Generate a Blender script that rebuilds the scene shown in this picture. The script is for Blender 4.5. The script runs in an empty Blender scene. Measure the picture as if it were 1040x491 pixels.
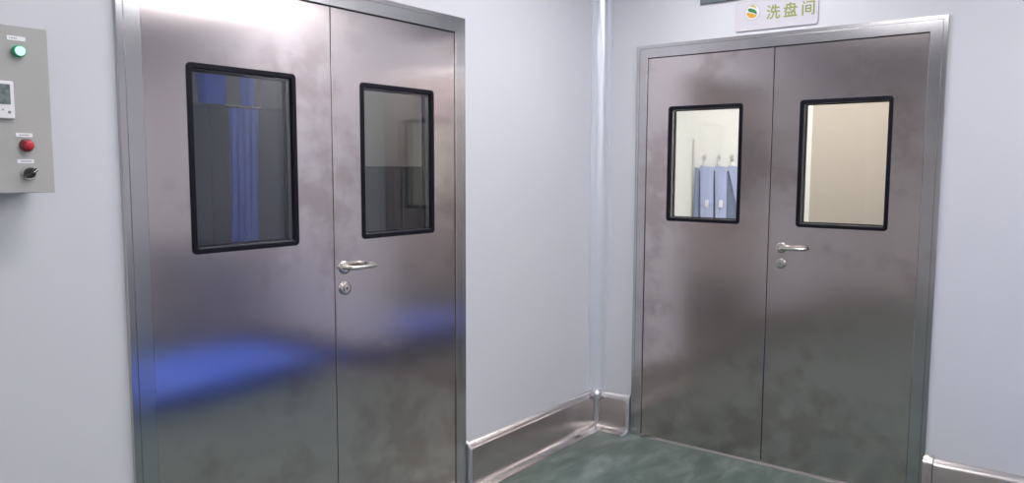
import bpy, bmesh, math, random
from mathutils import Vector, Matrix, Quaternion

sc = bpy.context.scene
PI = math.pi
random.seed(7)

# ------------------------------------------------------------------ camera
cam_d = bpy.data.cameras.new('camera')
cam = bpy.data.objects.new('camera', cam_d)
sc.collection.objects.link(cam)
CAM = Vector((-3.8184, -2.3136, 1.5067))
R_ = Vector((0.60856, -0.79350, 0.00323))
U_ = Vector((0.07331, 0.06028, 0.99549))
F_ = Vector((0.79011, 0.60558, -0.09486))
cam.matrix_world = Matrix(((R_.x, U_.x, -F_.x, CAM.x), (R_.y, U_.y, -F_.y, CAM.y),
                           (R_.z, U_.z, -F_.z, CAM.z), (0, 0, 0, 1)))
cam_d.sensor_fit = 'HORIZONTAL'
cam_d.sensor_width = 36.0
cam_d.lens = 36.0 * 782.99 / 1040.0
cam_d.clip_start = 0.02
sc.camera = cam

# ------------------------------------------------------------------ view, world, lights
sc.view_settings.view_transform = 'Standard'
sc.view_settings.look = 'None'
sc.view_settings.gamma = 1.0
sc.view_settings.exposure = 0.0
sc.view_settings.use_curve_mapping = False
w = bpy.data.worlds.new('world'); sc.world = w; w.use_nodes = True
w.node_tree.nodes['Background'].inputs[0].default_value = (0.6, 0.68, 0.85, 1)
w.node_tree.nodes['Background'].inputs[1].default_value = 0.15

LAMP_MAIN = 15.4      # emission of the corridor ceiling panels, added fill included
LAMP_WASH = 27.0       # emission of the panel in the washing room
FILL_DIM = 9.0        # emission of the fill panels added to the dim room
ZC = 2.75             # ceiling height
# ceiling panels of the corridor: centre x, centre y, size x, size y
PANELS = [(-0.70, -2.90, 1.25, 0.50), (-1.05, -0.92, 1.2, 0.4), (-2.6, -1.15, 0.9, 0.42), (-5.5, -4.0, 1.2, 0.6), (-3.0, -4.0, 1.2, 0.6)]  # first matches the door's top highlight; the others are unseen, added as fill

# ------------------------------------------------------------------ materials
def mat(name, base=(.8, .8, .8), rough=.5, metal=0.0, spec=.5, coat=0.0):
    m = bpy.data.materials.new(name); m.use_nodes = True
    b = m.node_tree.nodes['Principled BSDF']
    b.inputs['Base Color'].default_value = (*base, 1)
    b.inputs['Roughness'].default_value = rough
    b.inputs['Metallic'].default_value = metal
    b.inputs['Specular IOR Level'].default_value = spec
    b.inputs['Coat Weight'].default_value = coat
    return m

def noise_on(m, c1, c2, scale=(1, 1, 1), nscale=3.0, detail=5, lo=.35, hi=.65, rough=None, bump=0.0, bscale=40.0):
    nt = m.node_tree; N = nt.nodes; L = nt.links; b = N['Principled BSDF']
    tc = N.new('ShaderNodeTexCoord'); mp = N.new('ShaderNodeMapping'); mp.inputs['Scale'].default_value = scale
    L.new(tc.outputs['Object'], mp.inputs['Vector'])
    n = N.new('ShaderNodeTexNoise'); n.inputs['Scale'].default_value = nscale; n.inputs['Detail'].default_value = detail
    L.new(mp.outputs['Vector'], n.inputs['Vector'])
    r = N.new('ShaderNodeValToRGB')
    r.color_ramp.elements[0].position = lo; r.color_ramp.elements[0].color = (*c1, 1)
    r.color_ramp.elements[1].position = hi; r.color_ramp.elements[1].color = (*c2, 1)
    L.new(n.outputs['Fac'], r.inputs['Fac']); L.new(r.outputs['Color'], b.inputs['Base Color'])
    if rough:
        mr = N.new('ShaderNodeMapRange'); mr.inputs['To Min'].default_value = rough[0]; mr.inputs['To Max'].default_value = rough[1]
        mr.inputs['From Min'].default_value = lo; mr.inputs['From Max'].default_value = hi
        L.new(n.outputs['Fac'], mr.inputs['Value']); L.new(mr.outputs['Result'], b.inputs['Roughness'])
    if bump:
        n2 = N.new('ShaderNodeTexNoise'); n2.inputs['Scale'].default_value = bscale; n2.inputs['Detail'].default_value = 2
        L.new(mp.outputs['Vector'], n2.inputs['Vector'])
        bp = N.new('ShaderNodeBump'); bp.inputs['Strength'].default_value = bump; bp.inputs['Distance'].default_value = .002
        L.new(n2.outputs['Fac'], bp.inputs['Height']); L.new(bp.outputs['Normal'], b.inputs['Normal'])
    return m

ANISO, ANROT = .75, 0.0
def steel(name, base, r0, r1, blotch=.82):
    """brushed stainless sheet: faint horizontal grain, hand marks that are a little duller and browner"""
    m = mat(name, base, r0, 1.0)
    nt = m.node_tree; N = nt.nodes; L = nt.links; b = N['Principled BSDF']
    tc = N.new('ShaderNodeTexCoord')
    n = N.new('ShaderNodeTexNoise'); n.inputs['Scale'].default_value = 7.0; n.inputs['Detail'].default_value = 6; n.inputs['Roughness'].default_value = .62
    big = N.new('ShaderNodeTexNoise'); big.inputs['Scale'].default_value = 1.7; big.inputs['Detail'].default_value = 2
    L.new(tc.outputs['Object'], n.inputs['Vector']); L.new(tc.outputs['Object'], big.inputs['Vector'])
    mu = N.new('ShaderNodeMath'); mu.operation = 'MULTIPLY'
    L.new(n.outputs['Fac'], mu.inputs[0]); L.new(big.outputs['Fac'], mu.inputs[1])
    r = N.new('ShaderNodeValToRGB'); r.color_ramp.elements[0].position = .245; r.color_ramp.elements[1].position = .36
    r.color_ramp.elements[0].color = (*base, 1)
    r.color_ramp.elements[1].color = (base[0] * blotch, base[1] * blotch * .96, base[2] * blotch * .95, 1)
    L.new(mu.outputs[0], r.inputs['Fac']); L.new(r.outputs['Color'], b.inputs['Base Color'])
    mr = N.new('ShaderNodeMapRange'); mr.inputs['From Min'].default_value = .26; mr.inputs['From Max'].default_value = .42
    mr.inputs['To Min'].default_value = r0; mr.inputs['To Max'].default_value = r1
    L.new(mu.outputs[0], mr.inputs['Value']); L.new(mr.outputs['Result'], b.inputs['Roughness'])
    tg = N.new('ShaderNodeTangent'); tg.direction_type = 'RADIAL'; tg.axis = 'Z'
    L.new(tg.outputs[0], b.inputs['Tangent'])
    b.inputs['Anisotropic'].default_value = ANISO; b.inputs['Anisotropic Rotation'].default_value = ANROT
    mp = N.new('ShaderNodeMapping'); mp.inputs['Scale'].default_value = (500, 500, 1.6)
    L.new(tc.outputs['Object'], mp.inputs['Vector'])
    g = N.new('ShaderNodeTexNoise'); g.inputs['Scale'].default_value = 1.0; g.inputs['Detail'].default_value = 2
    L.new(mp.outputs['Vector'], g.inputs['Vector'])
    bp = N.new('ShaderNodeBump'); bp.inputs['Strength'].default_value = .05; bp.inputs['Distance'].default_value = .0003
    L.new(g.outputs['Fac'], bp.inputs['Height']); L.new(bp.outputs['Normal'], b.inputs['Normal'])
    return m

def emit(name, col, s):
    m = bpy.data.materials.new(name); m.use_nodes = True; nt = m.node_tree
    nt.nodes.remove(nt.nodes['Principled BSDF'])
    e = nt.nodes.new('ShaderNodeEmission'); e.inputs[0].default_value = (*col, 1); e.inputs[1].default_value = s
    nt.links.new(e.outputs[0], nt.nodes['Material Output'].inputs[0]); return m

def glass_mat(name, tint=(1, 1, 1)):
    """sheet glass without refraction: clear, with Fresnel reflection on each face"""
    m = bpy.data.materials.new(name); m.use_nodes = True; nt = m.node_tree; N = nt.nodes; L = nt.links
    N.remove(N['Principled BSDF'])
    geo = N.new('ShaderNodeNewGeometry')
    io = N.new('ShaderNodeMapRange'); io.inputs['To Min'].default_value = 1.52; io.inputs['To Max'].default_value = 1 / 1.52
    L.new(geo.outputs['Backfacing'], io.inputs['Value'])
    fr = N.new('ShaderNodeFresnel'); L.new(io.outputs['Result'], fr.inputs['IOR'])
    tr = N.new('ShaderNodeBsdfTransparent'); tr.inputs[0].default_value = (*tint, 1)
    gl = N.new('ShaderNodeBsdfGlossy'); gl.inputs['Roughness'].default_value = 0.0
    mx = N.new('ShaderNodeMixShader')
    L.new(fr.outputs[0], mx.inputs[0]); L.new(tr.outputs[0], mx.inputs[1]); L.new(gl.outputs[0], mx.inputs[2])
    L.new(mx.outputs[0], N['Material Output'].inputs[0]); return m

M = {}
M['wall'] = noise_on(mat('wall_panel', rough=.42), (.63, .635, .68), (.65, .655, .695), nscale=.9, detail=2)
M['wall_grey'] = mat('wall_grey', (.62, .61, .63), .5)
M['wall_far'] = mat('wall_far', (.80, .77, .765), .5)
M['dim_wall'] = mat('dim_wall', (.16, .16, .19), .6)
M['ceiling'] = mat('ceiling_panel', (.72, .73, .76), .6)
M['wash_wall'] = mat('wash_wall', (.80, .81, .79), .5)
M['cream'] = mat('cream_panel', (.41, .365, .31), .5)
M['beige'] = mat('beige_panel', (.62, .56, .48), .6)
M['steel'] = steel('brushed_steel', (.665, .60, .59), .16, .22)
M['steel_frame'] = steel('frame_steel', (.60, .59, .60), .20, .28, .93)
M['steel_skirt'] = steel('skirting_steel', (.56, .53, .52), .22, .3, .92)
M['alu'] = mat('anodised_aluminium', (.66, .66, .70), .36, 1.0)
M['alu_white'] = mat('white_coated_aluminium', (.72, .74, .80), .25, .35)
M['chrome'] = noise_on(mat('satin_chrome', metal=1.0, rough=.18), (.66, .64, .60), (.72, .70, .66), nscale=6)
M['rubber'] = mat('black_rubber', (.006, .006, .012), .4, spec=.18)
M['gap'] = mat('seam_black', (.01, .01, .01), .8)
M['glass'] = glass_mat('window_glass', (.985, .985, .985))
M['spacer'] = mat('grey_spacer', (.50, .51, .52), .14, 1.0)
M['joint'] = mat('grey_joint', (.50, .50, .50), .5)
M['box_grey'] = noise_on(mat('box_grey_paint', rough=.42), (.41, .40, .385), (.44, .43, .415), nscale=3)
M['white_plastic'] = mat('white_plastic', (.82, .80, .82), .35)
M['label_white'] = mat('label_white', (.85, .85, .87), .5)
M['ink'] = mat('grey_ink', (.30, .30, .34), .6)
M['black_plastic'] = mat('black_plastic', (.015, .016, .02), .3)
M['dark_ring'] = mat('green_ring', (.01, .42, .20), .3)
M['red_lens'] = mat('red_lens', (.50, .015, .03), .18, coat=.5)
M['red_ring'] = mat('red_ring', (.16, .01, .015), .3)
M['green_lamp'] = emit('green_lamp', (.62, 1.0, .84), 1.25)
M['lcd'] = noise_on(mat('lcd_grey', rough=.15), (.10, .13, .13), (.22, .26, .26), scale=(60, 1, 60), nscale=1.4)
M['duct'] = mat('duct_grey', (.13, .155, .175), .5)
M['sign'] = noise_on(mat('sign_plate', rough=.22), (.60, .575, .63), (.62, .595, .65), nscale=5)
M['olive'] = mat('olive_letters', (.27, .31, .06), .4)
M['sign_grey'] = mat('sign_grey_letters', (.58, .57, .60), .5)
M['logo_green'] = mat('logo_green', (.025, .20, .05), .4)
M['logo_orange'] = mat('logo_orange', (.62, .32, .015), .4)
M['logo_yellow'] = mat('logo_yellow', (.50, .40, .04), .4)
M['logo_ring'] = mat('logo_ring', (.36, .34, .36), .4)
M['logo_white'] = mat('logo_white', (.68, .66, .69), .4)
M['apron'] = noise_on(mat('blue_vinyl', rough=.4), (.38, .44, .68), (.43, .49, .75), scale=(9, 9, 1.2), nscale=2)
M['apron_dark'] = mat('dark_blue_vinyl', (.20, .25, .38), .5)
M['crate'] = noise_on(mat('blue_crate_plastic', rough=.4), (.075, .165, .78), (.095, .20, .86), nscale=4)
M['cabinet_blue'] = mat('slate_blue_paint', (.19, .20, .27), .4)
M['cabinet_dark'] = mat('cabinet_dark_grey', (.10, .115, .13), .4)
M['cabinet_light'] = mat('cabinet_grey', (.06, .08, .14), .5)
M['diffuser'] = emit('panel_diffuser', (1.0, .985, 1.0), LAMP_MAIN)
M['diffuser_wash'] = emit('panel_diffuser_wash', (1.0, .97, .92), LAMP_WASH)
M['diffuser_fill'] = emit('panel_diffuser_fill', (.9, .95, 1.0), FILL_DIM)
M['lamp_frame'] = mat('lamp_frame', (.8, .8, .8), .4)

def floor_mat(name, c1, c2, c3):
    m = mat(name, c1, .22); nt = m.node_tree; N = nt.nodes; L = nt.links; b = N['Principled BSDF']
    tc = N.new('ShaderNodeTexCoord'); mp = N.new('ShaderNodeMapping'); mp.inputs['Scale'].default_value = (1.0, 2.6, 1)
    mp.inputs['Rotation'].default_value = (0, 0, math.radians(-20))
    L.new(tc.outputs['Object'], mp.inputs['Vector'])
    n = N.new('ShaderNodeTexNoise'); n.inputs['Scale'].default_value = 3.6; n.inputs['Detail'].default_value = 6
    n.inputs['Roughness'].default_value = .6; n.inputs['Distortion'].default_value = .5
    L.new(mp.outputs['Vector'], n.inputs['Vector'])
    r = N.new('ShaderNodeValToRGB'); r.color_ramp.elements[0].position = .30; r.color_ramp.elements[0].color = (*c1, 1)
    r.color_ramp.elements[1].position = .76; r.color_ramp.elements[1].color = (*c3, 1)
    e = r.color_ramp.elements.new(.53); e.color = (*c2, 1); r.color_ramp.interpolation = 'B_SPLINE'
    L.new(n.outputs['Fac'], r.inputs['Fac']); L.new(r.outputs['Color'], b.inputs['Base Color'])
    b.inputs['Roughness'].default_value = .28
    return m
M['floor'] = floor_mat('green_epoxy', (.060, .092, .078), (.100, .138, .119), (.27, .32, .295))

# ------------------------------------------------------------------ mesh helpers
def obj(name, bm, m, parent=None, smooth=False):
    bmesh.ops.recalc_face_normals(bm, faces=bm.faces)
    me = bpy.data.meshes.new(name); bm.to_mesh(me); bm.free()
    if smooth:
        for p in me.polygons: p.use_smooth = True
        me.set_sharp_from_angle(angle=math.radians(smooth if smooth is not True else 35))
    for mm in (m if isinstance(m, (list, tuple)) else [m]): me.materials.append(mm)
    o = bpy.data.objects.new(name, me); sc.collection.objects.link(o)
    if parent is not None: o.parent = parent
    return o

def tag(o, label=None, cat=None, group=None, kind=None):
    if label: o['label'] = label
    if cat: o['category'] = cat
    if group: o['group'] = group
    if kind: o['kind'] = kind
    return o

def empty(name, loc, rz, label, cat, group=None, kind=None):
    o = bpy.data.objects.new(name, None); sc.collection.objects.link(o)
    o.empty_display_size = .1; o.location = loc; o.rotation_euler = (0, 0, rz)
    return tag(o, label, cat, group, kind)

def box(bm, x0, x1, y0, y1, z0, z1, bev=0.0, seg=2):
    c = bmesh.ops.create_cube(bm, size=1.0)
    vs = c['verts']
    for v in vs:
        v.co = Vector((x0 if v.co.x < 0 else x1, y0 if v.co.y < 0 else y1, z0 if v.co.z < 0 else z1))
    if bev:
        es = list({e for v in vs for e in v.link_edges})
        bmesh.ops.bevel(bm, geom=es, offset=bev, segments=seg, profile=.5, affect='EDGES')
    return bm

def newbox(*a, **k): return box(bmesh.new(), *a, **k)

def ring_faces(bm, A, B):
    n = len(A)
    for i in range(n):
        j = (i + 1) % n
        bm.faces.new((A[i], A[j], B[j], B[i]))

def rrect(x0, x1, z0, z1, r, n=4):
    """points of a rounded rectangle: n+1 per corner, counter-clockwise from the right side's top"""
    out = []
    for cx, cz, a0 in ((x1 - r, z1 - r, 0), (x0 + r, z1 - r, 90), (x0 + r, z0 + r, 180), (x1 - r, z0 + r, 270)):
        for k in range(n + 1):
            a = math.radians(a0 + 90 * k / n)
            out.append((cx + r * math.cos(a), cz + r * math.sin(a)))
    return out

def rect_match(x0, x1, z0, z1, inner, n=4):
    """points on a sharp rectangle matched one to one to an inner rounded rectangle"""
    out = []; m = n // 2
    for c in range(4):
        pts = inner[c * (n + 1):(c + 1) * (n + 1)]
        cx = x1 if c in (0, 3) else x0; cz = z1 if c in (0, 1) else z0
        first_side = c in (0, 2)      # starts on a vertical side
        for k, (px, pz) in enumerate(pts):
            if k == m: out.append((cx, cz)); continue
            on_vertical = (k < m) == first_side
            out.append((cx, pz) if on_vertical else (px, cz))
    return out

def loops(bm, seq, closed=False, cap0=False, cap1=False):
    """seq = list of (points, y); bridges them one after another"""
    rings = [[bm.verts.new((x, y, z)) for x, z in pts] for pts, y in seq]
    for a, b in zip(rings, rings[1:]): ring_faces(bm, a, b)
    if closed: ring_faces(bm, rings[-1], rings[0])
    if cap0: bm.faces.new(rings[0])
    if cap1: bm.faces.new(rings[-1])
    return rings

def lathe(bm, prof, c, axis='y', n=32):
    """prof = [(radius, depth)] about the axis through c, depth counted along the axis"""
    rings = []
    for r, d in prof:
        if r < 1e-6:
            rings.append([bm.verts.new(c + (Vector((0, d, 0)) if axis == 'y' else Vector((0, 0, d))))]); continue
        rg = []
        for k in range(n):
            a = 2 * PI * k / n
            p = Vector((r * math.cos(a), d, r * math.sin(a))) if axis == 'y' else Vector((r * math.cos(a), r * math.sin(a), d))
            rg.append(bm.verts.new(c + p))
        rings.append(rg)
    for a, b in zip(rings, rings[1:]):
        if len(a) == 1 and len(b) == 1: continue
        if len(a) == 1:
            for k in range(n): bm.faces.new((a[0], b[k], b[(k + 1) % n]))
        elif len(b) == 1:
            for k in range(n): bm.faces.new((b[0], a[(k + 1) % n], a[k]))
        else: ring_faces(bm, a, b)
    return bm

def tube(bm, pts, r, n=14, flat=1.0):
    """round bar along pts, ends capped"""
    pts = [Vector(p) for p in pts]; rings = []
    up = Vector((0, 0, 1))
    for i, p in enumerate(pts):
        t = (pts[min(i + 1, len(pts) - 1)] - pts[max(i - 1, 0)]).normalized()
        u = up - t * up.dot(t)
        if u.length < 1e-3: u = Vector((0, 1, 0)) - t * t.y
        u.normalize(); s = t.cross(u)
        rings.append([bm.verts.new(p + r * (math.cos(2 * PI * k / n) * u + flat * math.sin(2 * PI * k / n) * s)) for k in range(n)])
    for a, b in zip(rings, rings[1:]): ring_faces(bm, a, b)
    bm.faces.new(rings[0]); bm.faces.new(rings[-1])
    return bm

def arc(c, r, a0, a1, n, plane='xy'):
    out = []
    for k in range(n + 1):
        a = math.radians(a0 + (a1 - a0) * k / n)
        out.append((c[0] + r * math.cos(a), c[1] + r * math.sin(a)))
    return out

def poly_prism(bm, pts, y0, y1):
    """flat shape pts (x, z) with thickness y0..y1"""
    A = [bm.verts.new((x, y0, z)) for x, z in pts]; B = [bm.verts.new((x, y1, z)) for x, z in pts]
    ring_faces(bm, A, B); bm.faces.new(A); bm.faces.new(B)
    return bm

def extrude_profile(bm, prof, x0, x1, caps=True):
    """prof = [(y, z)] closed outline swept along local x"""
    A = [bm.verts.new((x0, y, z)) for y, z in prof]; B = [bm.verts.new((x1, y, z)) for y, z in prof]
    ring_faces(bm, A, B)
    if caps: bm.faces.new(A); bm.faces.new(B)
    return bm

# ------------------------------------------------------------------ dimensions (metres)
# distances from the corner, along each wall
A_FL, A_SL, A_SM, A_SR, A_FR = 2.7076, 2.6352, 1.9200, 1.2333, 1.1668
B_FL, B_SL, B_SM, B_SR, B_FR = 0.2530, 0.3171, 1.0008, 1.6747, 1.7450
Z_LEAF, Z_FRAME = 2.100, 2.168
WT, WB = 1.8364, 1.2258
TH = 0.10                       # wall thickness
X_FAR, Y_FAR = -6.2, -4.6       # the corridor's other two walls

# ------------------------------------------------------------------ setting
def wall_with_hole(name, L0, L1, h0, h1, hz, t, m, loc, rz, label):
    """local: x along wall, y into wall (0..t), z up; hole h0..h1 up to hz"""
    bm = bmesh.new()
    pts = [(L0, 0), (h0, 0), (h0, hz), (h1, hz), (h1, 0), (L1, 0), (L1, ZC), (L0, ZC)]
    A = [bm.verts.new((x, 0, z)) for x, z in pts]; B = [bm.verts.new((x, t, z)) for x, z in pts]
    ring_faces(bm, A, B)
    P = {}
    def q(lst, V): bm.faces.new([V[i] for i in lst])
    for V in (A, B):
        # three faces around the opening
        y = V[0].co.y
        tl = bm.verts.new((h0, y, ZC)); tr = bm.verts.new((h1, y, ZC))
        bm.faces.new((V[0], V[1], V[2], tl, V[7])); bm.faces.new((V[2], V[3], tr, tl)); bm.faces.new((V[3], V[4], V[5], V[6], tr))
    bmesh.ops.remove_doubles(bm, verts=bm.verts, dist=1e-6)
    o = obj(name, bm, m); o.location = loc; o.rotation_euler = (0, 0, rz)
    return tag(o, label, 'wall', kind='structure')

wall_with_hole('wall_left', X_FAR, 0.0, -A_FL + .012, -A_FR - .012, Z_FRAME - .012, TH, M['wall'], (0, 0, 0), 0,
               'pale blue-grey panel wall around the left double door')
wall_with_hole('wall_right', 0.0, -Y_FAR, B_FL + .012, B_FR - .012, Z_FRAME - .012, TH, M['wall'], (0, 0, 0), -PI / 2,
               'pale blue-grey panel wall around the right double door')

def plainwall(name, x0, x1, y0, y1, z0, z1, m, label, cat='wall'):
    return tag(obj(name, newbox(x0, x1, y0, y1, z0, z1), m), label, cat, kind='structure')

plainwall('wall_back', X_FAR, 0, Y_FAR - TH, Y_FAR, 0, ZC, M['wall_grey'], 'corridor wall opposite the left double door')
plainwall('wall_far', X_FAR - TH, X_FAR, Y_FAR, 0, 0, ZC, M['wall_far'], 'corridor wall opposite the right double door')
plainwall('floor', X_FAR - TH, 2.5, Y_FAR - TH, 3.3, -.08, 0, M['floor'], 'mottled dark green epoxy floor', 'floor')
plainwall('ceiling', X_FAR - TH, 2.5, Y_FAR - TH, 3.3, ZC, ZC + .08, M['ceiling'], 'white panel ceiling', 'ceiling')
# washing room behind the right door
plainwall('wall_washroom_back', 2.2, 2.3, -2.7, .80, 0, ZC, M['wash_wall'], 'bright white wall of the room behind the right door')
plainwall('wall_washroom_side', TH, 2.2, .70, .80, 0, ZC, M['wash_wall'], 'side wall of the bright room')
plainwall('wall_washroom_end', TH, 2.2, -2.7, -2.6, 0, ZC, M['wash_wall'], 'end wall of the bright room')
plainwall('wall_washroom_cream', 2.12, 2.2, -2.6, -.567, 0, ZC, M['cream'], 'cream wall panel seen through the right window of the right door')
# dim room behind the left door
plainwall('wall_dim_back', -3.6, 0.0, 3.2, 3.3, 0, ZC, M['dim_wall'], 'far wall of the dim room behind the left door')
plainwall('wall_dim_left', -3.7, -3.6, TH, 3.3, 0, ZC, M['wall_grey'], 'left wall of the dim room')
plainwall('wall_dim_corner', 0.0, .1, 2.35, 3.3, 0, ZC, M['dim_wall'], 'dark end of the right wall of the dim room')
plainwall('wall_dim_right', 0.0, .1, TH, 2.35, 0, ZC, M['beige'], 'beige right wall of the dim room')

# coved corner strip
bm = bmesh.new()
cr = .062
prof = [(-cr - .016, 0), (-cr - .016, -.004), (-cr, -.004)]
prof += [(-cr + cr * math.sin(math.radians(a)) * 1.0, -cr - .004 + cr * math.cos(math.radians(a))) for a in (10, 20, 30, 40, 50, 60, 70, 80)]
prof += [(-.004, -cr - .004), (-.004, -cr - .018), (0, -cr - .018), (0, 0)]
z0, z1 = .19, ZC
Av = [bm.verts.new((x, y, z0)) for x, y in prof]; Bv = [bm.verts.new((x, y, z1)) for x, y in prof]
ring_faces(bm, Av, Bv); bm.faces.new(Av); bm.faces.new(Bv)
tag(obj('trim_1', bm, M['alu_white'], smooth=30), 'coved white aluminium strip up the corner between the two walls', 'trim', kind='structure')

# ------------------------------------------------------------------ skirting
SK = [(0, .212), (-.004, .217), (-.012, .212), (-.030, .192), (-.032, .186), (-.032, .040), (-.036, .026), (-.046, .013), (-.062, .006), (-.088, .003), (-.088, 0), (0, 0)]
def skirting(name, x0, x1, loc, rz, label, capL=False, capR=False, mitre=0):
    """x along the wall. mitre: +1 cuts the right end for an inner corner, -1 the left end"""
    root = bpy.data.objects.new(name, None)
    bm = bmesh.new()
    A = [bm.verts.new((x0 + (-y if mitre == -1 else 0), y, z)) for y, z in SK]
    B = [bm.verts.new((x1 - (-y if mitre == 1 else 0), y, z)) for y, z in SK]
    ring_faces(bm, A, B); bm.faces.new(A); bm.faces.new(B)
    o = obj(name, bm, M['steel_skirt'], smooth=25); o.location = loc; o.rotation_euler = (0, 0, rz)
    tag(o, label, 'skirting', kind='structure')
    bpy.data.objects.remove(root)
    def cap(c, wd, name='end_cap'):
        b = bmesh.new()
        pr = [(0, .224), (-.006, .229), (-.015, .223), (-.034, .201), (-.038, .190), (-.038, .045), (-.044, .026), (-.056, .013), (-.098, .008), (-.098, 0), (0, 0)]
        for i, (dx, s) in enumerate(((-wd / 2, .9), (-wd / 2 + .003, 1), (wd / 2 - .003, 1), (wd / 2, .9))):
            ring = [b.verts.new((c + dx, y * s, z * (1 if s == 1 else .985))) for y, z in pr]
            if i: ring_faces(b, prev, ring)
            else: b.faces.new(ring)
            prev = ring
        b.faces.new(prev)
        obj(name, b, M['steel_skirt'] if wd > .03 else M['alu'], o, smooth=25)
    if capL: cap(x0, capL)
    if capR: cap(x1, capR)
    return o
skirting('baseboard_left', -A_FR + .012, 0, (0, 0, 0), 0, 'steel skirting with a sloped top under the left wall, beside the left door', capL=.016, mitre=1)
skirting('baseboard_right', 0, B_FL - .012, (0, 0, 0), -PI / 2, 'short steel skirting between the corner and the right door', capR=.018, mitre=-1)
skirting('baseboard_front', B_FR + .014, -Y_FAR, (0, 0, 0), -PI / 2, 'steel skirting right of the right door', capL=.045)
skirting('baseboard_far', X_FAR, -A_FL - .012, (0, 0, 0), 0, 'steel skirting left of the left door', capR=.016)
# moulded joint pieces where the skirting turns the corner
bm = bmesh.new()
prof = []
for (y, z) in [(-.060, .205), (-.052, .222), (-.030, .228), (-.008, .224)]: prof.append((y, z))
def quarter(bm, pr, zc):
    rings = []
    for k in range(7):
        a = math.radians(90 * k / 6)
        rings.append([bm.verts.new((-R * (math.cos(a)), -R * math.sin(a), z)) for R, z in pr])
    for a_, b_ in zip(rings, rings[1:]):
        for i in range(len(pr) - 1): bm.faces.new((a_[i], a_[i + 1], b_[i + 1], b_[i]))
    return rings
tag(obj('trim_2', lathe(bmesh.new(), [(0, -.034), (.024, -.030), (.034, -.012), (.032, .008), (.022, .022), (0, .028)], Vector((-.045, -.045, .205)), 'z', 18), M['alu'], smooth=40),
    'small moulded metal corner cap on top of the skirting', 'trim', kind='structure')
bm = bmesh.new()
pr2 = []
for z in (.030, .200):
    pr2.append([bm.verts.new((-.032 - .020 + .020 * math.sin(math.radians(a)), -.032 - .020 + .020 * math.cos(math.radians(a)), z)) for a in (0, 18, 36, 54, 72, 90)]
               + [bm.verts.new((-.0315, -.0315, z))])
ring_faces(bm, pr2[0], pr2[1]); bm.faces.new(pr2[0]); bm.faces.new(pr2[1])
tag(obj('trim_3', bm, M['alu'], smooth=40), 'narrow coved metal strip in the skirting corner', 'trim', kind='structure')

# ------------------------------------------------------------------ doors
def make_handle(leaf, cx, zl, zc):
    """lever on a round rose plus a round lock cylinder; leaf-local, y<0 towards the viewer"""
    y0 = FACE
    rose = lathe(bmesh.new(), [(0, 0), (.026, 0), (.0265, -.004), (.025, -.0075), (.022, -.009), (.011, -.009), (.011, -.012), (0, -.012)], Vector((cx, y0, zl)), 'y', 36)
    obj('handle_rose', rose, M['chrome'], leaf, smooth=40)
    b = bmesh.new()
    pts = [(cx + .002, y0 - .008, zl), (cx + .002, y0 - .018, zl), (cx + .002, y0 - .030, zl)]
    pts += [(x, y, zl) for x, y in arc((cx + .017, y0 - .032), .015, 180, 270, 6)]
    pts += [(cx + .035, y0 - .0475, zl), (cx + .070, y0 - .049, zl + .0015), (cx + .104, y0 - .048, zl + .002)]
    pts += [(x, y, zl + .002) for x, y in arc((cx + .104, y0 - .033), .015, -80, 0, 6)]
    pts += [(cx + .119, y0 - .024, zl + .002), (cx + .119, y0 - .014, zl + .002)]
    tube(b, pts, .0095, 16)
    obj('lever_handle', b, M['chrome'], leaf, smooth=50)
    c = bmesh.new()
    lathe(c, [(0, 0), (.0255, 0), (.0262, -.004), (.025, -.008), (.022, -.010), (.0165, -.010), (.0155, -.0085), (.0135, -.0085), (.0125, -.013), (0, -.0135)], Vector((cx, y0, zc)), 'y', 36)
    co = obj('lock_cylinder', c, M['chrome'], leaf, smooth=40)
    b = bmesh.new(); box(b, cx - .0012, cx + .0012, y0 - .0142, y0 - .0132, zc - .006, zc + .006)
    box(b, cx - .006, cx + .006, y0 - .0142, y0 - .0132, zc + .0005, zc + .003)
    k = obj('keyway', b, M['gap'], leaf)

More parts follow.
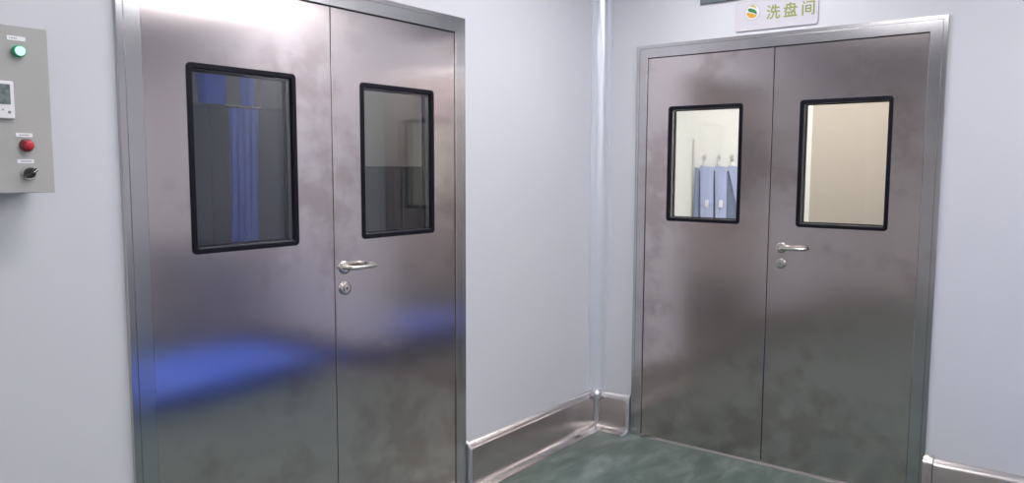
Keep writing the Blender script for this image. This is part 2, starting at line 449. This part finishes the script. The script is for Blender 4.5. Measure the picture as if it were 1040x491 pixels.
FACE = -.010      # front plane of the leaves, in front of the wall plane
LT = .045         # leaf thickness
def make_leaf(root, x0, x1, w0, w1, handle=None, znote=None):
    g = .0018
    X0, X1, Z0, Z1 = x0 + g, x1 - g, .011, Z_LEAF - .003
    n = 4
    hole = rrect(w0 + .014, w1 - .014, WB + .014, WT - .014, .008, n)
    outer = rect_match(X0, X1, Z0, Z1, hole, n)
    e = .0015
    outer_in = rect_match(X0 + e, X1 - e, Z0 + e, Z1 - e, hole, n)
    bm = bmesh.new()
    loops(bm, [(hole, FACE), (outer_in, FACE), (outer, FACE + e), (outer, FACE + LT - e), (outer_in, FACE + LT), (hole, FACE + LT)], closed=True)
    leaf = obj('door_leaf', bm, M['steel'], root)
    # vision panel: black rubber frame, two panes, spacer reveal
    for nm, s, yb in (('window_frame', -1, FACE), ('window_frame', 1, FACE + LT)):
        rr = lambda i, r: rrect(w0 + i, w1 - i, WB + i, WT - i, r, n)
        bm = bmesh.new()
        ex = .006 if s > 0 else 0
        loops(bm, [(rr(0, .016), yb), (rr(.0005, .0155), yb + s * .0035), (rr(.0025, .014), yb + s * .0055), (rr(.0155, .007), yb + s * .0055),
                   (rr(.0185 + ex, .005), yb + s * .003), (rr(.0195 + ex, .004), yb - s * .010), (rr(.0145, .008), yb - s * .010), (rr(.0145, .008), yb)], closed=True)
        f = obj(nm, bm, M['rubber'], leaf, smooth=35)
    bm = bmesh.new()
    rr = lambda i, r: rrect(w0 + i, w1 - i, WB + i, WT - i, r, n)
    loops(bm, [(rr(.0145, .008), FACE + .0105), (rr(.0205, .005), FACE + .0105), (rr(.0205, .005), FACE + LT - .0105), (rr(.0145, .008), FACE + LT - .0105)], closed=True)
    obj('spacer', bm, M['spacer'], leaf)
    for y in (FACE + .004, FACE + LT - .009):
        bm = bmesh.new(); p = rr(.0190, .005)
        loops(bm, [(p, y), (p, y + .005)], cap0=True, cap1=True)
        obj('window_glass', bm, M['glass'], leaf)
    if handle: make_handle(leaf, *handle)
    return leaf

def make_door(name, FL, SL, SM, SR, FR, wins, handle, loc, rz, label, mirror_sign):
    """all arguments in local x (left to right as seen)"""
    root = empty(name, loc, rz, label, 'double door', kind='structure')
    # frame: profile swept up, over and down. s = distance in from the outer edge, d = depth (negative to the viewer)
    wl = SL - FL; wr = FR - SR; wt = Z_FRAME - Z_LEAF
    prof = [(0, 0), (.0, -.0150), (.02, -.0165), (.255, -.0165), (.27, -.0150), (.275, -.0140), (.295, -.0140), (.31, -.0172),
            (.98, -.0172), (1.0, -.0160), (1.0, TH - .01), (1.0, TH + .012), (.17, TH + .012), (.17, .0), ]
    path = []
    for s, d in prof:
        xl, xr, zt = FL + s * wl, FR - s * wr, Z_FRAME - s * wt
        path.append([(xl, d, 0), (xl, d, zt), (xr, d, zt), (xr, d, 0)])
    bm = bmesh.new()
    V = [[bm.verts.new(p) for p in row] for row in path]
    m = len(V)
    for i in range(m):
        j = (i + 1) % m
        for k in range(3): bm.faces.new((V[i][k], V[i][k + 1], V[j][k + 1], V[j][k]))
    bm.faces.new([V[i][0] for i in range(m)]); bm.faces.new([V[i][3] for i in range(m)])
    obj('door_frame', bm, M['steel_frame'], root)
    # rubber seal behind the gaps
    bm = bmesh.new()
    y0, y1 = FACE + LT - .004, FACE + LT + .012
    box(bm, SL, SL + .012, y0 + .005, y1, .01, Z_LEAF); box(bm, SR - .012, SR, y0 + .005, y1, .01, Z_LEAF)
    box(bm, SL + .012, SR - .012, y0 + .005, y1, Z_LEAF - .012, Z_LEAF); box(bm, SM - .008, SM + .008, y0 + .005, y1, .01, Z_LEAF - .012)
    obj('door_seal', bm, M['gap'], root)
    make_leaf(root, SL, SM, wins[0], wins[1])
    make_leaf(root, SM, SR, wins[2], wins[3], handle=handle)
    bm = newbox(SL, SR, -.020, .07, 0, .002, bev=.0006)
    obj('threshold', bm, M['alu'], root)
    return root

make_door('door_1', -A_FL, -A_SL, -A_SM, -A_SR, -A_FR, (-2.4941, -2.0810, -1.7813, -1.3698), (-1.872, 1.1237, 1.0424), (0, 0, 0), 0,
          'brushed steel double door on the left wall with dark windows', 1)
make_door('door_2', B_FL, B_SL, B_SM, B_SR, B_FR, (.4440, .8516, 1.1323, 1.5433), (1.068, 1.1200, 1.0424), (0, 0, 0), -PI / 2,
          'brushed steel double door on the right wall with bright windows', 1)

# ------------------------------------------------------------------ control box on the left wall
CB = empty('control_box', (-3.101, 0, 1.440), 0, 'grey metal electrical control box mounted on wall left of the left door', 'control box')
hw, D, H = .150, .150, .414
bm = bmesh.new(); box(bm, -hw, hw, -D + .018, -.002, .003, H - .003, bev=.003)
obj('enclosure', bm, M['box_grey'], CB)
bm = bmesh.new(); box(bm, -hw - .003, hw + .003, -D - .0, -D + .0175, 0, H, bev=.002)
dr = obj('front_door', bm, M['box_grey'], CB)
YF = -D
def wlabel(xc, zc, w_, h_, nm='text_label'):
    b = newbox(xc - w_ / 2, xc + w_ / 2, YF - .0015, YF - .0001, zc - h_ / 2, zc + h_ / 2)
    o = obj(nm, b, M['label_white'], CB); return o
LX = .085
lab = [wlabel(LX - .004, .383, .042, .0110), wlabel(LX + .002, .1455, .038, .0100), wlabel(LX + .002, .0800, .038, .0100)]
for o, n_, zc in zip(lab, (5, 6, 7), (.383, .1455, .0800)):
    b = bmesh.new(); x = (LX - .008 if n_ == 5 else LX + .004) - .012
    for k in range(n_):
        box(b, x, x + .0022, YF - .0018, YF - .0014, zc - .0016, zc + .0016); x += .0036
    obj('lettering', b, M['ink'], o)
# green pilot lamp, red push button
b = lathe(bmesh.new(), [(0, 0), (.0155, 0), (.0155, -.006), (.0145, -.012), (.0125, -.014), (.0, -.014)], Vector((LX - .001, YF, .352)), 'y', 28)
p = obj('green_lamp', b, M['dark_ring'], CB, smooth=40); p['label'] = 'lit green pilot lamp'
b = lathe(bmesh.new(), [(0, -.0141), (.0118, -.0141), (.0108, -.018), (.007, -.0205), (0, -.0215)], Vector((LX - .001, YF, .352)), 'y', 28)
obj('lens', b, M['green_lamp'], p, smooth=60)
b = lathe(bmesh.new(), [(0, 0), (.0165, 0), (.0165, -.005), (.0148, -.010), (.0128, -.011), (0, -.011)], Vector((LX + .006, YF, .120)), 'y', 28)
p = obj('red_button', b, M['red_ring'], CB, smooth=40); p['label'] = 'red round push button'
b = lathe(bmesh.new(), [(0, -.0111), (.0125, -.0111), (.0125, -.018), (.0105, -.0215), (.006, -.023), (0, -.0235)], Vector((LX + .006, YF, .120)), 'y', 28)
obj('lens', b, M['red_lens'], p, smooth=60)
# selector switch: chrome ring, black knob turned
b = lathe(bmesh.new(), [(0, 0), (.0180, 0), (.0180, -.004), (.0160, -.008), (.0140, -.008), (0, -.008)], Vector((LX + .007, YF, .050)), 'y', 28)
p = obj('selector_switch', b, M['chrome'], CB, smooth=40); p['label'] = 'black rotary selector switch on chrome ring'
b = bmesh.new(); lathe(b, [(0, -.0081), (.0136, -.0081), (.0128, -.014), (0, -.015)], Vector((0, 0, 0)), 'y', 24)
q = bmesh.new(); 
box(b, -.0165, .0165, -.026, -.0145, -.0042, .0042, bev=.002)
box(b, .009, .0168, -.0262, -.0145, -.001, .001)
bmesh.ops.rotate(b, verts=b.verts, cent=(0, 0, 0), matrix=Matrix.Rotation(math.radians(-38), 3, 'Y'))
bmesh.ops.translate(b, verts=b.verts, vec=(LX + .007, YF, .050)); q.free()
kn = obj('knob', b, M['black_plastic'], p, smooth=40)
b = bmesh.new(); box(b, .004, .0165, -.0268, -.0262, -.0009, .0009)
bmesh.ops.rotate(b, verts=b.verts, cent=(0, 0, 0), matrix=Matrix.Rotation(math.radians(-38), 3, 'Y'))
bmesh.ops.translate(b, verts=b.verts, vec=(LX + .007, YF, .050)); obj('pointer_mark', b, M['label_white'], p)
# digital controller
b = bmesh.new(); box(b, .000, .0665, YF - .011, YF - .0001, .184, .276, bev=.003)
p = obj('digital_controller', b, M['white_plastic'], CB); p['label'] = 'white digital temperature controller with grey display'
b = newbox(.007, .0575, YF - .0122, YF - .0108, .219, .268, bev=.0006); obj('display', b, M['lcd'], p)
for k, x in enumerate((.014, .026, .040, .054)):
    b = lathe(bmesh.new(), [(0, 0), (.0038 if k != 2 else .002, 0), (.0034 if k != 2 else .0018, -.0012), (0, -.0014)], Vector((x, YF - .0109, .200 if k != 2 else .206)), 'y', 16)
    obj('button', b, M['ink'], p)
# hinge pair on the far side, cable gland underneath
for z in (.06, .34):
    obj('hinge', lathe(bmesh.new(), [(0, -.02), (.005, -.02), (.005, .02), (0, .02)], Vector((-hw - .006, -D + .016, z)), 'z', 14), M['box_grey'], CB, smooth=40)

# ------------------------------------------------------------------ sign above the right door
SG = empty('door_sign', (0, -.797, 2.1875), -PI / 2, 'white rounded sign with green characters and leaf logo above the right door', 'sign')
bm = bmesh.new()
o1 = rrect(0, .402, 0, .147, .015, 6); o2 = rrect(.002, .400, .002, .145, .014, 6)
loops(bm, [(o1, -.001), (o1, -.007), (o2, -.009)], cap0=True, cap1=True)
obj('sign_plate', bm, M['sign'], SG, smooth=30)
def text_mesh(name, s, size, xc, z0, y, m, parent, sx=1.0, thick=.0006, bold=0.0):
    cu = bpy.data.curves.new(name, 'FONT'); cu.body = s; cu.size = size; cu.extrude = thick; cu.align_x = 'CENTER'
    t = bpy.data.objects.new(name, cu); sc.collection.objects.link(t)
    dg = bpy.context.evaluated_depsgraph_get(); dg.update()
    me = bpy.data.meshes.new_from_object(t.evaluated_get(dg)); bpy.data.objects.remove(t)
    me.transform(Matrix.Diagonal((sx, 1, 1, 1)))
    if bold:      # thicker strokes: the same outline laid down a few times, slightly shifted
        bm = bmesh.new()
        for dx, dy in ((bold, 0), (-bold, 0), (0, bold), (0, -bold)):
            n0 = len(bm.verts); bm.from_mesh(me); bm.verts.ensure_lookup_table()
            for v in bm.verts[n0:]: v.co.x += dx; v.co.y += dy; v.co.z += (dx + 2 * dy) * .04
        bm.to_mesh(me); bm.free()
    me.transform(Matrix.Rotation(PI / 2, 4, 'X')); me.transform(Matrix.Translation((xc, y, z0)))
    me.materials.clear(); me.materials.append(m)
    o = bpy.data.objects.new(name, me); sc.collection.objects.link(o); o.parent = parent
    return o
for s, x in (('\u6d17', .186), ('\u76d8', .268), ('\u95f4', .352)):
    text_mesh('character', s, .072, x + .004, .052, -.0096, M['olive'], SG, sx=.96, bold=.0011)
text_mesh('small_lettering', 'Xi pan jian', .021, .318, .022, -.0092, M['sign_grey'], SG, thick=.0002)
# logo: white disc with a fine ring, yellow tip, green leaf, orange leaf
lc = (.086, .088)
lg = obj('logo', lathe(bmesh.new(), [(0, -.0090), (.0375, -.0090), (.0375, -.0094), (.0, -.0094)], Vector((lc[0], 0, lc[1])), 'y', 40), M['logo_white'], SG)
bm = bmesh.new()
pa = [(lc[0] + .0385 * math.cos(2 * PI * k / 48), lc[1] + .0385 * math.sin(2 * PI * k / 48)) for k in range(48)]
pb = [(lc[0] + .0362 * math.cos(2 * PI * k / 48), lc[1] + .0362 * math.sin(2 * PI * k / 48)) for k in range(48)]
loops(bm, [(pa, -.0091), (pa, -.0098), (pb, -.0098), (pb, -.0091)], closed=True)
obj('ring', bm, M['logo_ring'], lg)
def shape(nm, pts, m):
    obj(nm, poly_prism(bmesh.new(), [(lc[0] + x * .0014, lc[1] + z * .00120) for x, z in pts], -.0095, -.0100), m, lg)
shape('yellow_tip', [(-8, 25), (-3, 29), (4, 29), (10, 24), (14, 17), (13, 13), (9, 18), (3, 21), (-3, 22)], M['logo_yellow'])
shape('green_leaf', [(-16, 16), (-9, 18), (0, 15), (9, 10), (15, 2), (17, -7), (15, -10), (8, -4), (-2, 0), (-11, 4), (-16, 9)], M['logo_green'])
shape('orange_leaf', [(-21, 1), (-12, 0), (-2, -4), (8, -8), (17, -13), (12, -19), (4, -23), (-6, -22), (-14, -16), (-19, -8)], M['logo_orange'])

# dark housing above the sign
HB = empty('wall_housing', (0, -.608, 2.347), -PI / 2, 'dark grey housing on the wall behind the top of the sign', 'housing')
bm = newbox(0, .90, -.014, -.001, 0, .22, bev=.004); obj('casing', bm, M['duct'], HB)
bm = bmesh.new()
for k in range(9): box(bm, .03, .87, -.017, -.0141, .03 + k * .02, .036 + k * .02)
obj('grille', bm, M['duct'], HB)

# ------------------------------------------------------------------ blue aprons on hooks in the washing room
def make_apron(y, label, wt_, l1, r1, lab=None, m='apron', yb=-.034, lift=0.0):
    """hangs on the back wall x=2.2: local x = width, local y<0 towards the viewer; wt_ top width, l1/r1 where the lower edge ends"""
    root = empty('hanging_apron', (2.2, y, .98 + lift), -PI / 2, label, 'apron', 'blue aprons on the hooks')
    bm = bmesh.new(); nx, nz = 14, 20; H_ = .55; F1 = []; F2 = []
    for j in range(nz + 1):
        t = j / nz
        xl, xr = l1 * t, wt_ + (r1 - wt_) * t
        for F, dy in ((F1, 0), (F2, .005)):
            row = []
            for i in range(nx + 1):
                q = i / nx
                sag = .014 * (abs(q - .2) ** 1.3) * (1 - t)
                row.append(bm.verts.new((xl + (xr - xl) * q, yb - .012 * math.sin(q * 2.6 + t) - .010 * t + dy, H_ * (1 - t) - sag)))
            F.append(row)
    for j in range(nz):
        for i in range(nx):
            bm.faces.new((F1[j][i], F1[j][i + 1], F1[j + 1][i + 1], F1[j + 1][i])); bm.faces.new((F2[j][i], F2[j + 1][i], F2[j + 1][i + 1], F2[j][i + 1]))
    def rim(G): return G[0] + [G[j][nx] for j in range(1, nz + 1)] + G[nz][-2::-1] + [G[j][0] for j in range(nz - 1, 0, -1)]
    ring_faces(bm, rim(F1), rim(F2))
    obj('apron_sheet', bm, M[m], root, smooth=60)
    b = bmesh.new(); tube(b, [(.016, yb, H_ - .008), (.020, yb - .006, H_ + .014), (.024, yb, H_ + .030), (.028, yb - .001, H_ + .014), (.034, yb, H_ - .009)], .003, 8); obj('loop', b, M['alu'], root, smooth=50)
    if lab:
        b = newbox(-.015, .015, -.001, .001, -.030, .030, bev=.0005)
        bmesh.ops.rotate(b, verts=b.verts, cent=(0, 0, 0), matrix=Matrix.Rotation(math.radians(5), 3, 'Y'))
        bmesh.ops.translate(b, verts=b.verts, vec=(lab, yb - .030, .245)); obj('tag_label', b, M['label_white'], root)
    return root
HOOK_Y = [.235, .140, .040, -.060]
make_apron(.382, 'darker narrow blue apron hanging at the far left of the row', .040, .000, .046, m='apron_dark', yb=-.020, lift=-.01)
make_apron(.330, 'blue apron with white label hanging from the leftmost hook', .118, .030, .125, lab=.078)
make_apron(.204, 'blue apron with white label hanging from the middle hook', .104, .034, .112, lab=.072)
make_apron(.094, 'blue apron with a strongly slanted left edge, hanging from the rightmost hook', .120, .150, .240)
tag(obj('back_cloth', newbox(2.188, 2.199, .02, .385, .95, 1.49, bev=.003), M['apron_dark']), 'dark blue sheet hanging flat on the wall behind the blue aprons', 'sheet')
for y, l in zip((.306, .180, .070), ('white wall hook above the left labelled apron', 'white wall hook above the middle labelled apron', 'white wall hook above the rightmost apron')):
    b = bmesh.new(); box(b, -.010, .010, -.005, -.0005, -.02, .03, bev=.002)
    tube(b, [(0, -.004, .0), (0, -.022, -.012), (0, -.036, -.010), (0, -.044, .004), (0, -.045, .016)], .004, 10)
    o = obj('wall_hook', b, M['alu'], smooth=40); o.location = (2.2, y, 1.595); o.rotation_euler = (0, 0, -PI / 2)
    tag(o, l, 'hook', 'hooks above the aprons')
# joint strip on the white wall left of the aprons
bm = newbox(2.188, 2.2, .40, .412, 0, 1.75, bev=.002)
tag(obj('trim_4', bm, M['joint']), 'thin vertical joint strip on the wall left of the aprons', 'trim', kind='structure')

# ------------------------------------------------------------------ furniture of the dim room
def cabinet(name, x0, x1, y0, y1, h, m, label, doors=2, rz=0):
    root = empty(name, ((x0 + x1) / 2, (y0 + y1) / 2, 0), rz, label, 'cabinet')
    if rz: x0, x1, y0, y1 = y0, y1, x0, x1
    a, b_ = (x1 - x0) / 2, (y1 - y0) / 2
    obj('cabinet_body', newbox(-a, a, -b_ + .02, b_, .0, h, bev=.004), m, root)
    wd = 2 * a / doors
    for k in range(doors):
        d = obj('cabinet_door', newbox(-a + k * wd + .003, -a + (k + 1) * wd - .003, -b_, -b_ + .0195, .08, h - .02, bev=.003), m, root)
        hx = -a + (k + 1) * wd - .04 if k % 2 == 0 else -a + k * wd + .04
        obj('door_handle', newbox(hx - .006, hx + .006, -b_ - .018, -b_ - .0005, h * .55, h * .55 + .12, bev=.003), M['chrome'], d)
    return root
cabinet('storage_cabinet', -1.00, -.05, 1.05, 1.45, 1.515, M['cabinet_dark'], 'dark grey low cabinet seen through the right window of the left door', 2)
cabinet('storage_cabinet', -2.70, -1.08, 1.30, 1.75, 1.83, M['cabinet_light'], 'tall dark cabinet seen through the left window of the left door', 3)

cabinet('reflection_cabinet', -.50, -.10, -4.50, -3.15, .85, M['cabinet_blue'], 'long low slate blue cabinet against the right wall behind the pallets', 3, rz=-PI / 2)  # unseen corridor cabinet, added to darken the reflection low in the left door

def crate(x, y, z, rz, label, L=.60, W=.42, H_=.30):
    root = empty('plastic_crate', (x, y, z), rz, label, 'crate')
    n = 4
    def r2(i, rad, z_): return [Vector((a, b, z_)) for a, b in rrect(-L / 2 + i * min(1, L * 4), L / 2 - i * min(1, L * 4), -W / 2 + i, W / 2 - i, min(rad, L / 8), n)]
    def shell(nm, seq):
        bm = bmesh.new(); rings = [[bm.verts.new(p) for p in q] for q in seq]
        for a, b in zip(rings, rings[1:]): ring_faces(bm, a, b)
        bm.faces.new(rings[0]); bm.faces.new(rings[-1])
        return obj(nm, bm, M['crate'], root, smooth=30)
    shell('crate_body', [r2(.02, .02, 0), r2(.006, .025, H_ * .9), r2(0, .03, H_ * .9), r2(0, .03, H_ - .002), r2(.012, .02, H_ - .002), r2(.03, .012, .012)])
    return root
crate(-1.55, 1.39, 1.831, 0, 'wider blue crate on the tall cabinet behind the left door', .145, .12, .26)
crate(-1.34, 1.39, 1.831, 0, 'narrow blue crate on the tall cabinet, further right', .065, .10, .26)
# blue cloth hanging from the top edge of the tall cabinet
bm = bmesh.new(); nx, nz = 26, 14; G1 = []; G2 = []
for j in range(nz + 1):
    t = j / nz; z = 1.812 - 1.02 * t
    for G, dy in ((G1, 0), (G2, .004)):
        G.append([bm.verts.new((-1.535 + .175 * i / nx - .02 * t, 1.262 - .010 * math.cos(i * 1.1) * (.3 + t) + dy, z)) for i in range(nx + 1)])
for j in range(nz):
    for i in range(nx):
        bm.faces.new((G1[j][i], G1[j][i + 1], G1[j + 1][i + 1], G1[j + 1][i])); bm.faces.new((G2[j][i], G2[j + 1][i], G2[j + 1][i + 1], G2[j][i + 1]))
def rim(G): return G[0] + [G[j][nx] for j in range(1, nz + 1)] + G[nz][-2::-1] + [G[j][0] for j in range(nz - 1, 0, -1)]
ring_faces(bm, rim(G1), rim(G2))
CL = empty('hanging_cloth', (0, 0, 0), 0, 'long blue cloth hanging down the front of the tall dark cabinet', 'cloth')
obj('cloth_sheet', bm, M['crate'], CL, smooth=60)
obj('hanging_rail', tube(bmesh.new(), [(-1.56, 1.272, 1.808), (-1.56, 1.262, 1.818), (-1.34, 1.262, 1.818), (-1.34, 1.272, 1.808)], .005, 10), M['chrome'], CL, smooth=50)

# ------------------------------------------------------------------ blue pallets on the corridor floor (their colour shows in the steel)
def pallet(x, y, label):
    root = empty('plastic_pallet', (x, y, .0), 0, label, 'pallet', 'blue plastic pallets')
    L, W, H_ = .70, .88, .14; bm = bmesh.new()
    o_ = rrect(-L / 2, L / 2, -W / 2, W / 2, .03, 4); o2 = rrect(-L / 2 + .006, L / 2 - .006, -W / 2 + .006, W / 2 - .006, .026, 4)
    rings = [[bm.verts.new((a, b, z)) for a, b in q] for q, z in ((o_, .105), (o_, H_ - .006), (o2, H_))]
    for a, b in zip(rings, rings[1:]): ring_faces(bm, a, b)
    bm.faces.new(rings[0]); bm.faces.new(rings[-1])
    obj('deck', bm, M['crate'], root, smooth=30)
    for i in (-1, 0, 1):
        for j in (-1, 0, 1):
            obj('foot', newbox(i * .27 - .06, i * .27 + .06, j * .34 - .07, j * .34 + .07, 0, .1045, bev=.006), M['crate'], root)
    return root
pallet(-.64, -2.64, 'blue plastic pallet on the floor beside the right wall')
pallet(-1.38, -2.60, 'blue plastic pallet on the floor, the one further from the right wall')

# ------------------------------------------------------------------ ceiling lights, some added as unseen fill
def panel(x, y, sx, sy, m, label, group='ceiling light panels'):
    root = empty('ceiling_light', (x, y, ZC - .03), 0, label, 'ceiling light', group)
    a, b = sx / 2, sy / 2; bm = bmesh.new()
    box(bm, -a - .015, a + .015, -b - .015, -b, 0, .029); box(bm, -a - .015, a + .015, b, b + .015, 0, .029)
    box(bm, -a - .015, -a, -b, b, 0, .029); box(bm, a, a + .015, -b, b, 0, .029)
    obj('light_frame', bm, M['lamp_frame'], root)
    obj('diffuser', newbox(-a + .0005, a - .0005, -b + .0005, b - .0005, .008, .028), m, root)
    return root
for (x, y, sx, sy), l in zip(PANELS, ('above the blue pallets', 'in front of the left door, added to brighten the left wall', 'near the control box, added as fill', 'at the far end of the corridor, added to brighten the far wall', 'behind the camera, added as fill')):
    panel(x, y, sx, sy, M['diffuser'], 'flat rectangular ceiling light panel ' + l)
panel(1.1, -.75, .6, 1.2, M['diffuser_wash'], 'ceiling light panel in the bright room')
panel(-.75, 2.3, .9, .3, M['diffuser_fill'], 'fill light panel added over the beige side of the dim room')  # unseen fill, added to brighten the beige wall
panel(-2.1, .65, .6, .3, M['diffuser_fill'], 'fill light panel added just behind the left door')  # unseen fill, added to light the cloth, crates and cabinet front
